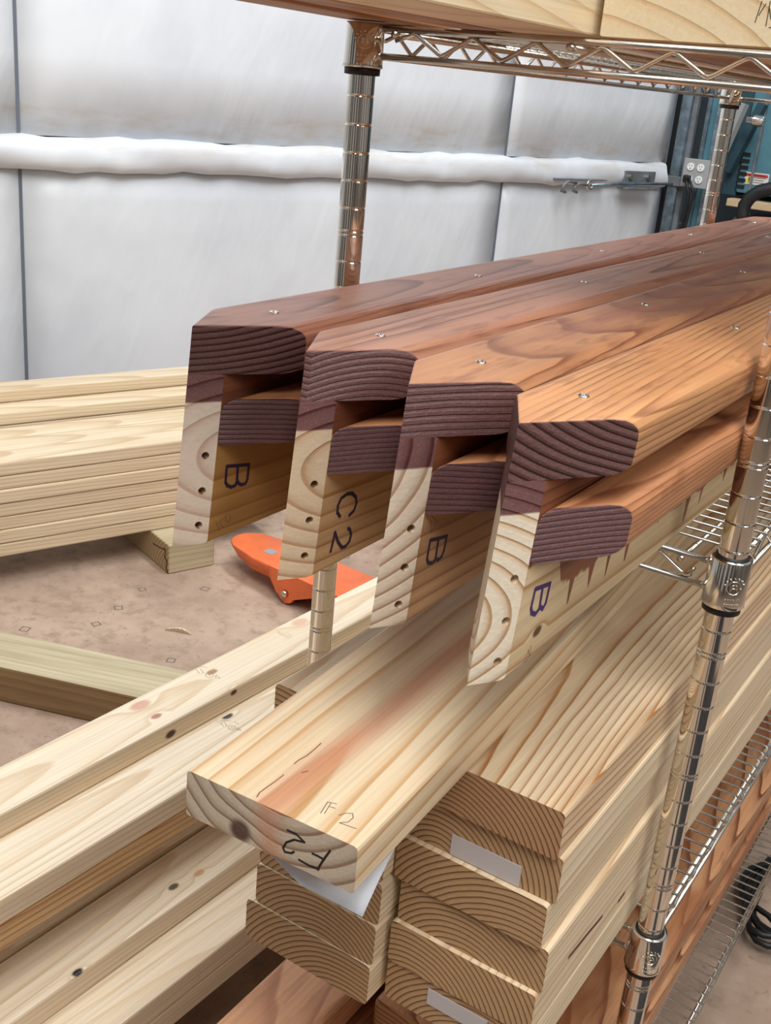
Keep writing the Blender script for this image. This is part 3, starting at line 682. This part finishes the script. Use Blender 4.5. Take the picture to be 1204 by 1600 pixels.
M_greenside = wood('sleeper_side', (150, 122, 86), (118, 90, 58), (160, 138, 96), (118, 94, 60), sp=.012, pith=(-.07, -.045), pr=.03, tilt=(.01, .02), warp=.004, side_k=.6, rough=.75, blotch=.25)
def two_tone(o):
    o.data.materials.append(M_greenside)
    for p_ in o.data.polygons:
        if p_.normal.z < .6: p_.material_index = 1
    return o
def sleeper(s0, s1, q0, q1, lb, h=.089, z=FLOOR):
    bm = box_bm(q0, q1, s0, s1, z, z+h, .004, 2)
    Ms = MW @ Matrix.Translation(((q0+q1)/2, (s0+s1)/2, z)) @ Matrix.Rotation(math.pi/2, 4, 'Z')
    bm.free(); lx, ly_ = (s1-s0), (q1-q0)
    bm = box_bm(-lx/2, lx/2, -ly_/2, ly_/2, 0, h, .005, 2)
    o = link('timber_sleeper', mesh('timber_sleeper', bm), None, M_green, Ms); tag(o, lb, 'timber', 'greenish treated sleepers on the floor'); return o
# sleeper at far left running under the studs: front face 2.3 m wide
a = Vector((-1.1687, .4666, 0)); b = Vector((-.86, .5729, 0)); dd = (b-a).normalized(); nn = Vector((-dd.y, dd.x, 0))
def sleeper_line(p0, length, wdt, lb, h=.089, z=FLOOR):
    c = p0+dd*length/2+nn*wdt/2
    Ms = Matrix.Translation((c.x, c.y, z)) @ Matrix.Rotation(math.atan2(dd.y, dd.x)-math.pi/2, 4, 'Z')
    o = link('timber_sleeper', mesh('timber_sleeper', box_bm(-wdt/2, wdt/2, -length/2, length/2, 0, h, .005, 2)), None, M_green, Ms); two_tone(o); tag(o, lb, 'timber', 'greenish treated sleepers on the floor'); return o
sleeper_line(a-dd*.5, 1.62, .145, 'long weathered sleeper on the floor running under the new studs')
sleeper_line(Vector((-.62, -.85, 0)), .62, .14, 'sleeper on the floor under the near end of the studs')
# short offcuts that lift the upper pairs
for (x, y, z, w, h, lb) in ((-.50, .30, -1.0705, .245, .0755, 'offcut spacer between lower studs and the raised pairs, far one'), (-.55, -.95, -1.0705, .245, .0755, 'offcut spacer between lower studs and the raised pairs, near one'),
                     (-.205, .42, FLOOR+.089, .08, .0755, 'offcut block under the studs nearest the stained boards, far one'), (-.24, -.78, FLOOR+.089, .08, .0755, 'offcut block under the studs nearest the stained boards, near one')):
    o = link('spacer_block', mesh('spacer_block', box_bm(0, w, 0, .06, 0, h, .002, 1)), None, M_new, Matrix.Translation((x, y, z))); tag(o, lb, 'offcut', 'offcut spacers in the stud piles')
# ink stamps on the knotty stud and others
def stamp(obj, cx, cy, s):
    L = []
    L.append([(cx+s*.5*math.cos(t), cy+s*.30*math.sin(t)) for t in [j*math.pi/5 for j in range(11)]])
    L += [[(cx-1.6*s, cy-s*.7), (cx-1.2*s, cy-s*.2)], [(cx-1.1*s, cy-s*.8), (cx-.7*s, cy-s*.3), (cx-.9*s, cy-s*.2)], [(cx+.8*s, cy), (cx+1.3*s, cy+s*.35), (cx+.7*s, cy+.35*s), (cx+.8*s, cy)],
          [(cx-s*.1, cy-s*.12), (cx+s*.12, cy+.1*s)], [(cx+.4*s, cy-.8*s), (cx+.9*s, cy-.5*s)], [(cx-1.7*s, cy-s*1.1), (cx-.2*s, cy-.9*s)]]
    px_marks('ink_stamp', obj, L, 2, 0, 1, .0008, M_stampm)
bpy.context.view_layer.update()
stamp(studs[0], 327, 1055, 13); stamp(studs[2], 362, 1137, 11)
px_marks('pencil_mark', studs[0], [[(432, 986), (455, 996)], [(434, 989), (452, 998)], [(447, 988), (456, 993)]], 2, 0, 1, .0006, M_stampm)

# ---------------------------------------------------------------- pale pile by the wall on sleepers
NR = ['front', 'second', 'third', 'fourth', 'rear']
def pboard(row, layer, lb):
    q = 2.715+row*.0925+(.015 if row >= 3 else 0)+random.uniform(-.003, .003)*(layer < 7)
    z1 = FLOOR+.089+.0381*(layer+1)
    o = link('pale_board', mesh('pale_board', board_mesh(.0889, .0377, 3.2, .0045)), None, M_pile, MW @ Matrix.Translation((q+.0889, -1.5+random.uniform(-.01, .01), z1)))
    tag(o, lb, 'board', 'pale boards piled along the white wall'); return o
for i in range(7): pboard(0, i, 'pale board in the front row of the wall-side pile, %s' % ('lowest', 'second lowest', 'third lowest', 'halfway up', 'third from the top', 'second from the top', 'topmost')[i])
for r_ in (1, 2, 3, 4): pboard(r_, 6, 'pale board in the flat top layer of the wall-side pile, %s row from the front' % NR[r_])
pboard(3, 7, 'pale board one step above the flat layer of the wall-side pile'); pboard(4, 7, 'pale board under the highest one at the back of the pile'); pboard(4, 8, 'highest pale board at the back of the wall-side pile')
sb = link('timber_sleeper', mesh('timber_sleeper', box_bm(0, .62, 0, .146, 0, .089, .004, 2)), None, M_green, MW @ Matrix.Translation((2.600, 1.292, FLOOR)))
tag(sb, 'greenish sleeper under the right end of the pale pile, its end split', 'timber', 'greenish treated sleepers on the floor')
sb2 = link('timber_sleeper', mesh('timber_sleeper', box_bm(0, .62, 0, .146, 0, .089, .004, 2)), None, M_green, MW @ Matrix.Translation((2.715+.02, -.6, FLOOR)))
tag(sb2, 'greenish sleeper under the left part of the pale pile', 'timber', 'greenish treated sleepers on the floor')
bpy.context.view_layer.update()
px_marks('crack', sb, [crop([(1030, 1190), (1038, 1215), (1030, 1240), (1048, 1275), (1040, 1310), (1052, 1345)], (0, 560), 4.013), crop([(960, 1160), (1000, 1185), (1032, 1200)], (0, 560), 4.013)], 0, 0, -1, .003, M_inkb)

# ---------------------------------------------------------------- orange pallet jack forks
pj = empty('pallet_jack', Matrix.Translation((-1.30, 1.40, FLOOR)) @ Matrix.Rotation(-.10, 4, 'Z'))
tag(pj, 'orange pallet jack forks lying low on the floor beyond the left post', 'pallet jack')
def fork_mesh():
    bm = bmesh.new(); pl = []
    for j in range(9):
        a = math.radians(100+160*j/8); pl.append((.07+.055*math.cos(a), .0+.062*math.sin(a)))
    pl = [(1.0, .085), (.16, .085)]+pl+[(.16, -.085), (1.0, -.085)]
    lo = [bm.verts.new((x+.03*(x < .1), y*.86, .035 if x < .2 else .02)) for x, y in pl]; hi = [bm.verts.new((x, y, .075)) for x, y in pl]; n = len(pl)
    bm.faces.new(lo[::-1]); bm.faces.new(hi)
    for i in range(n): bm.faces.new((lo[i], lo[(i+1) % n], hi[(i+1) % n], hi[i]))
    bevel(bm, [e for e in bm.edges if min(v.co.z for v in e.verts) > .07], .008, 3); return mesh('fork', bm, True)
fm = fork_mesh()
for oy in (0, .56):
    fk = link('fork', fm, pj, M_orange, Matrix.Translation((0, oy, .015)))
    # roller bracket: a rounded cheek plate with its axle bolt
    bm = bmesh.new(); pl = [(.24, .03), (.27, -.01)]+[(.305+.03*math.cos(math.radians(a)), .0+.03*math.sin(math.radians(a))) for a in (200, 230, 270, 310, 340)]+[(.40, .02), (.56, .024), (.56, .06), (.24, .06)]
    A = [bm.verts.new((x, -.092, z)) for x, z in pl]; B = [bm.verts.new((x, -.080, z)) for x, z in pl]; n = len(pl)
    bm.faces.new(A); bm.faces.new(B[::-1])
    for i in range(n): bm.faces.new((A[i], A[(i+1) % n], B[(i+1) % n], B[i]))
    link('cheek_plate', mesh('cheek', bm), fk, M_orange, Matrix.Translation((0, 0, .02)))
    bb = bmesh.new(); bmesh.ops.create_cone(bb, cap_ends=True, segments=16, radius1=.011, radius2=.009, depth=.012); bb.transform(Matrix.Rotation(math.pi/2, 4, 'X'))
    link('axle_bolt', mesh('bolt', bb, True), fk, M_wire, Matrix.Translation((.305, -.098, .020)))
    bb = bmesh.new(); bmesh.ops.create_cone(bb, cap_ends=True, segments=20, radius1=.030, radius2=.030, depth=.12); bb.transform(Matrix.Rotation(math.pi/2, 4, 'X'))
    link('roller', mesh('roller', bb, True), fk, M_black, Matrix.Translation((.305, 0, .016)))
    link('inset_plate', mesh('inset_plate', box_bm(.150, .185, -.03, .0, .0750, .0760, .0004, 1)), fk, M_grey)
link('cross_frame', mesh('cross_frame', box_bm(.98, 1.06, -.085, .645, .018, .11, .01, 2)), pj, M_orange)

# ---------------------------------------------------------------- floor marks, wood shaving, coiled cable
for (x, y, a) in ((-1.0216, .8499, .5), (-1.3155, .9603, .9), (-1.398, .7222, .4), (-1.3503, 1.0819, 1.1), (-1.2296, 1.2028, .2), (-1.0719, 1.6606, .3), (-1.2912, .8591, 1.3), (-.80, 1.95, .3)):
    s = random.uniform(.008, .011); c, n_ = math.cos(a), math.sin(a)
    L = [[(x+s*(c*u-n_*v), y+s*(n_*u+c*v)) for u, v in ((-1, -1), (1, -1), (1, 1), (-1, 1), (-1, -1))]]
    link('floor_mark', stroke_mesh('floor_mark', L, 2, FLOOR, 1, .0032), fl, plain('floor_ink', (104, 92, 84), .8))
pts = [(-1.1393+.066*u, .9524+.024*u+.006*math.sin(u*3), FLOOR+.003+.006*math.sin(u*3.1)) for u in [j/10 for j in range(11)]]
bm = tube_bm(pts, [.0008+.0032*math.sin(math.pi*min(1, max(.05, j/10))) for j in range(11)], 6); 
ch = link('wood_shaving', mesh('wood_shaving', bm, True), None, M_new); tag(ch, 'thin curled wood shaving lying on the open floor', 'wood shaving')
pts = []
for j in range(150):
    a = j*.21; r_ = .10+.016*math.sin(j*.37)+.008*math.cos(j*.9)
    pts.append((.46+r_*math.cos(a)*.8, .93+r_*1.35*math.sin(a), FLOOR+.012+.012*(j % 29)/10+.004*math.sin(j*.5)))
cc = link('coiled_cable', mesh('coiled_cable', tube_bm(pts, .0055, 8), True), None, M_black); tag(cc, 'loose coil of black cable on the floor under the right side', 'cable')

# ---------------------------------------------------------------- far corner: fixings, track, machine
YB = 4.45
# turnbuckle bracket at the end of the girt
tb = empty('tensioning_hardware', MW @ Matrix.Translation((3.535, 4.05, -.34))); tag(tb, 'galvanised tensioning rod with bracket and hooks on the wall girt end', 'bracket')
bm = box_bm(.0, .012, -.06, .15, .0, .055, .002, 1); bm2 = box_bm(-.05, .012, -.09, .12, -.022, -.012, .002, 1); merge(bm, bm2)
link('bracket_plate', mesh('bracket_plate', bm), tb, M_steeld)
bm = bmesh.new(); tube_bm([(-.03, -.30, -.008), (-.03, -.10, .002), (-.03, .24, .006)], .0065, 8, bm)
link('tension_rod', mesh('tension_rod', bm, True), tb, M_steel)
for (y, z) in ((-.03, .030), (.09, .030)):
    bm = bmesh.new(); bmesh.ops.create_cone(bm, cap_ends=True, segments=6, radius1=.011, radius2=.010, depth=.016); bm.transform(Matrix.Rotation(math.pi/2, 4, 'Y')); link('bolt', mesh('bolt', bm), tb, M_wire, Matrix.Translation((-.008, y, z)))
def ringpts(cy, cz, r, n=14, x=-.03): return [(x, cy+r*math.cos(2*math.pi*j/n), cz+r*math.sin(2*math.pi*j/n)) for j in range(n+1)]
link('eye_ring', mesh('eye_ring', tube_bm(ringpts(-.31, -.008, .018), .005, 7), True), tb, M_wire)
link('hook', mesh('hook', tube_bm([(-.03, -.33, -.008), (-.03, -.37, -.002), (-.03, -.40, -.012), (-.03, -.405, -.035), (-.03, -.385, -.04)], .006, 7), True), tb, M_steeld)
link('hook', mesh('hook', tube_bm([(-.035, -.40, .0), (-.035, -.45, .006), (-.035, -.475, -.008), (-.035, -.482, -.035), (-.035, -.46, -.04)], .006, 7), True), tb, M_steeld)
link('clamp_strip', mesh('clamp_strip', box_bm(-.01, .012, -.50, -.18, .008, .014, .001, 1)), tb, M_steeld)
# vertical galvanised track at the corner
tr = empty('door_track', Matrix.Translation((-1.235, YB, FLOOR))); tag(tr, 'vertical galvanised steel track at the end of the white wall', 'track')
link('channel_face', mesh('channel_face', box_bm(-.012, .037, 0, .03, 0, 2.6, .003, 1)), tr, M_steel)
link('channel_web', mesh('channel_web', box_bm(.037, .060, .03, .06, 0, 2.6)), tr, M_steeld)
link('edge_strip', mesh('edge_strip', box_bm(-.045, -.033, -.02, .0, 0, 2.6)), tr, M_steel)
link('edge_gap', mesh('edge_gap', box_bm(-.033, -.012, .0, .02, 0, 2.6)), tr, M_black)
link('joint_clamp', mesh('joint_clamp', box_bm(-.018, .060, -.012, .03, 1.00, 1.045, .003, 1)), tr, M_steeld)
# steel post behind it
sp = empty('steel_post', Matrix.Translation((-1.16, YB+.12, FLOOR))); tag(sp, 'blue-grey steel post between the track and the teal machine', 'post')
link('flange', mesh('flange', box_bm(0, .018, 0, .02, 0, 2.5)), sp, M_steel); link('web', mesh('web', box_bm(.018, .05, .02, .04, 0, 2.5)), sp, M_teal); link('flange', mesh('flange', box_bm(.05, .075, 0, .02, 0, 2.5)), sp, M_steel)
# outlet box
_o = pick(1087, 271, 1, YB-.06); ob = empty('outlet_box', Matrix.Translation((_o[0], YB-.06, _o[2]))); tag(ob, 'grey steel plate with four white electrical sockets near the machine', 'electrical outlet')
link('face_plate', mesh('face_plate', box_bm(-.062, .062, -.012, .0, -.064, .064, .003, 2)), ob, M_grey)
link('box_side', mesh('box_side', box_bm(-.058, .058, .0, .05, -.06, .06)), ob, M_steeld)
for (x, z) in ((-.026, .028), (.022, .028), (-.026, -.026), (.022, -.026)):
    bm = bmesh.new(); bmesh.ops.create_cone(bm, cap_ends=True, segments=20, radius1=.0175, radius2=.017, depth=.006); bm.transform(Matrix.Rotation(math.pi/2, 4, 'X'))
    so = link('socket', mesh('socket', bm), ob, M_white, Matrix.Translation((x, -.015, z)))
    bm = bmesh.new()
    for sx in (-.006, .006): box_bm(sx-.0012, sx+.0012, -.0036, -.0030, .001, .009, bm=bm)
    box_bm(-.0022, .0022, -.0036, -.0030, -.010, -.005, bm=bm)
    link('slots', mesh('slots', bm), so, M_black)
pc = empty('power_cord', Matrix.Translation((_o[0]-.026, YB-.08, _o[2]-.026))); tag(pc, 'black power cord plugged into the lower left socket, hanging down', 'cord')
link('plug', mesh('plug', box_bm(-.017, .015, -.035, .0, -.017, .017, .006, 2)), pc, M_black)
link('cable', mesh('cable', tube_bm([(0, -.03, 0), (.012, -.045, -.02), (.028, -.045, -.06), (.03, -.04, -.12), (.022, -.03, -.20), (.0, -.02, -.32), (-.02, 0, -.50)], .0075, 8), True), pc, M_black)
link('cable', mesh('cable', tube_bm([(.012, -.03, .004), (.04, -.05, -.03), (.055, -.045, -.06), (.045, -.04, -.14), (.03, -.03, -.30), (.04, 0, -.50)], .0065, 8), True), pc, M_black)
# teal machine
M_dteal = plain('dark_teal', (44, 72, 84), .5)
mc = empty('teal_machine', Matrix.Translation((-.60, YB+.28, FLOOR))); tag(mc, 'teal painted machine cabinet with a chrome latch and red-topped warning sticker', 'machine')
zb_ = .99
link('cabinet', mesh('cabinet', box_bm(-.40, .9, 0, .5, zb_, 2.3, .012, 2)), mc, M_teal)
link('side_panel', mesh('side_panel', box_bm(-.47, -.402, .02, .5, zb_-.02, 2.3, .004, 1)), mc, M_dteal)
link('corner_trim', mesh('corner_trim', box_bm(-.335, -.322, -.012, .0, zb_, 1.45)), mc, M_steeld)
gm = bmesh.new()
for j in range(6):
    box_bm(-.40, -.358, -.006, .0, zb_+.02+j*.03, zb_+.037+j*.03, bm=gm)
link('vent_grille', mesh('vent_grille', gm), mc, M_black)
def YP(px, py, y): 
    p = pick(px, py, 1, y); return Vector((p[0]+.60, y-(YB+.28), p[2]-FLOOR))
c0 = YP(1165, 268, YB+.278); c1 = YP(1198, 292, YB+.278)
st = link('warning_sticker', mesh('warning_sticker', box_bm(c0.x, c1.x, -.003, -.0005, c1.z+.002, c0.z)), mc, M_label)
hgt = c0.z-c1.z
link('red_band', mesh('red_band', box_bm(c0.x+.004, c1.x-.005, -.0042, -.0031, c0.z-hgt*.33, c0.z-.006)), st, M_red)
bm = bmesh.new(); tw = (c1.x-c0.x)
tri = [(c0.x+.006, c1.z+.008), (c0.x+.038, c1.z+.008), (c0.x+.022, c1.z+.046)]
A = [bm.verts.new((x, -.0042, z)) for x, z in tri]; B = [bm.verts.new((x, -.0031, z)) for x, z in tri]; bm.faces.new(A); bm.faces.new(B[::-1])
for i in range(3): bm.faces.new((A[i], A[(i+1) % 3], B[(i+1) % 3], B[i]))
link('warning_triangle', mesh('warning_triangle', bm), st, M_yellow)
bm = bmesh.new(); box_bm(c0.x+.0195, c0.x+.0245, -.0050, -.0043, c1.z+.018, c1.z+.034, bm=bm); box_bm(c0.x+.0195, c0.x+.0245, -.0050, -.0043, c1.z+.011, c1.z+.015, bm=bm)
for j in range(4): box_bm(c0.x+.045, c1.x-.012-.01*(j % 2), -.0046, -.0040, c1.z+.012+j*.011, c1.z+.014+j*.011, bm=bm)
link('sticker_print', mesh('sticker_print', bm), st, M_inkb)
lt = YP(1185, 189, YB+.10)
bm = bmesh.new(); bmesh.ops.create_cone(bm, cap_ends=True, segments=20, radius1=.028, radius2=.024, depth=.05); bm.transform(Matrix.Rotation(math.pi/2, 4, 'Y')); bevel(bm, bm.edges[:], .004, 2)
la = link('latch_knob', mesh('latch_knob', bm, True), mc, M_chrome, Matrix.Translation((lt.x, -.18, lt.z)))
bm = box_bm(-.055, -.025, -.02, .02, -.012, .014, .004, 2); link('latch_lever', mesh('latch_lever', bm), la, M_chrome)
# diagonal brace arm in front of the machine
p0 = pick(1163, 162, 1, YB+.1); p1 = pick(1119, 262, 1, YB+.1)
br = link('brace_arm_and_shadow', mesh('brace_arm_and_shadow', tube_bm([tuple(p1), tuple(p0)], .022, 4), False), mc, M_grey, mc.matrix_world.inverted())
p0 = pick(1192, 162, 1, YB+.25); p1 = pick(1136, 268, 1, YB+.25)  # dark bar put in as the shadow alongside the brace
link('brace_arm_and_shadow', mesh('brace_arm_and_shadow', tube_bm([tuple(p1), tuple(p0)], .027, 4), False), mc, M_dteal, mc.matrix_world.inverted())
link('stand', mesh('stand', box_bm(-.40, .9, .05, .5, 0, zb_-.12, .01, 1)), mc, M_steeld)
tm = link('timber_plank', mesh('timber_plank', box_bm(-.42, .9, -.04, .46, zb_-.066, zb_-.03, .003, 1)), None, M_new, Matrix.Translation((-.60, YB+.28, FLOOR))); tag(tm, 'thin tan wooden plank under the teal machine', 'plank')
gb = link('grey_beam', mesh('grey_beam', box_bm(-.75, .9, -.10, -.03, zb_-.26, zb_-.17, .004, 1)), None, M_steel, Matrix.Translation((-.60, YB+.28, FLOOR))); tag(gb, 'pale grey steel bar running below the machine', 'steel bar')
# black hose
hp = [(1165, 348), (1160, 335), (1163, 320), (1172, 308), (1186, 299), (1204, 295), (1230, 296), (1260, 306), (1275, 330), (1280, 380)]
bm = tube_bm([tuple(pick(a_, b_, 1, YB-.05)) for a_, b_ in hp], .030, 12); ho = link('black_hose', mesh('black_hose', bm, True), None, plain('black_rubber', (26, 27, 29), .45)); tag(ho, 'thick black hose arching in front of the teal machine', 'hose')
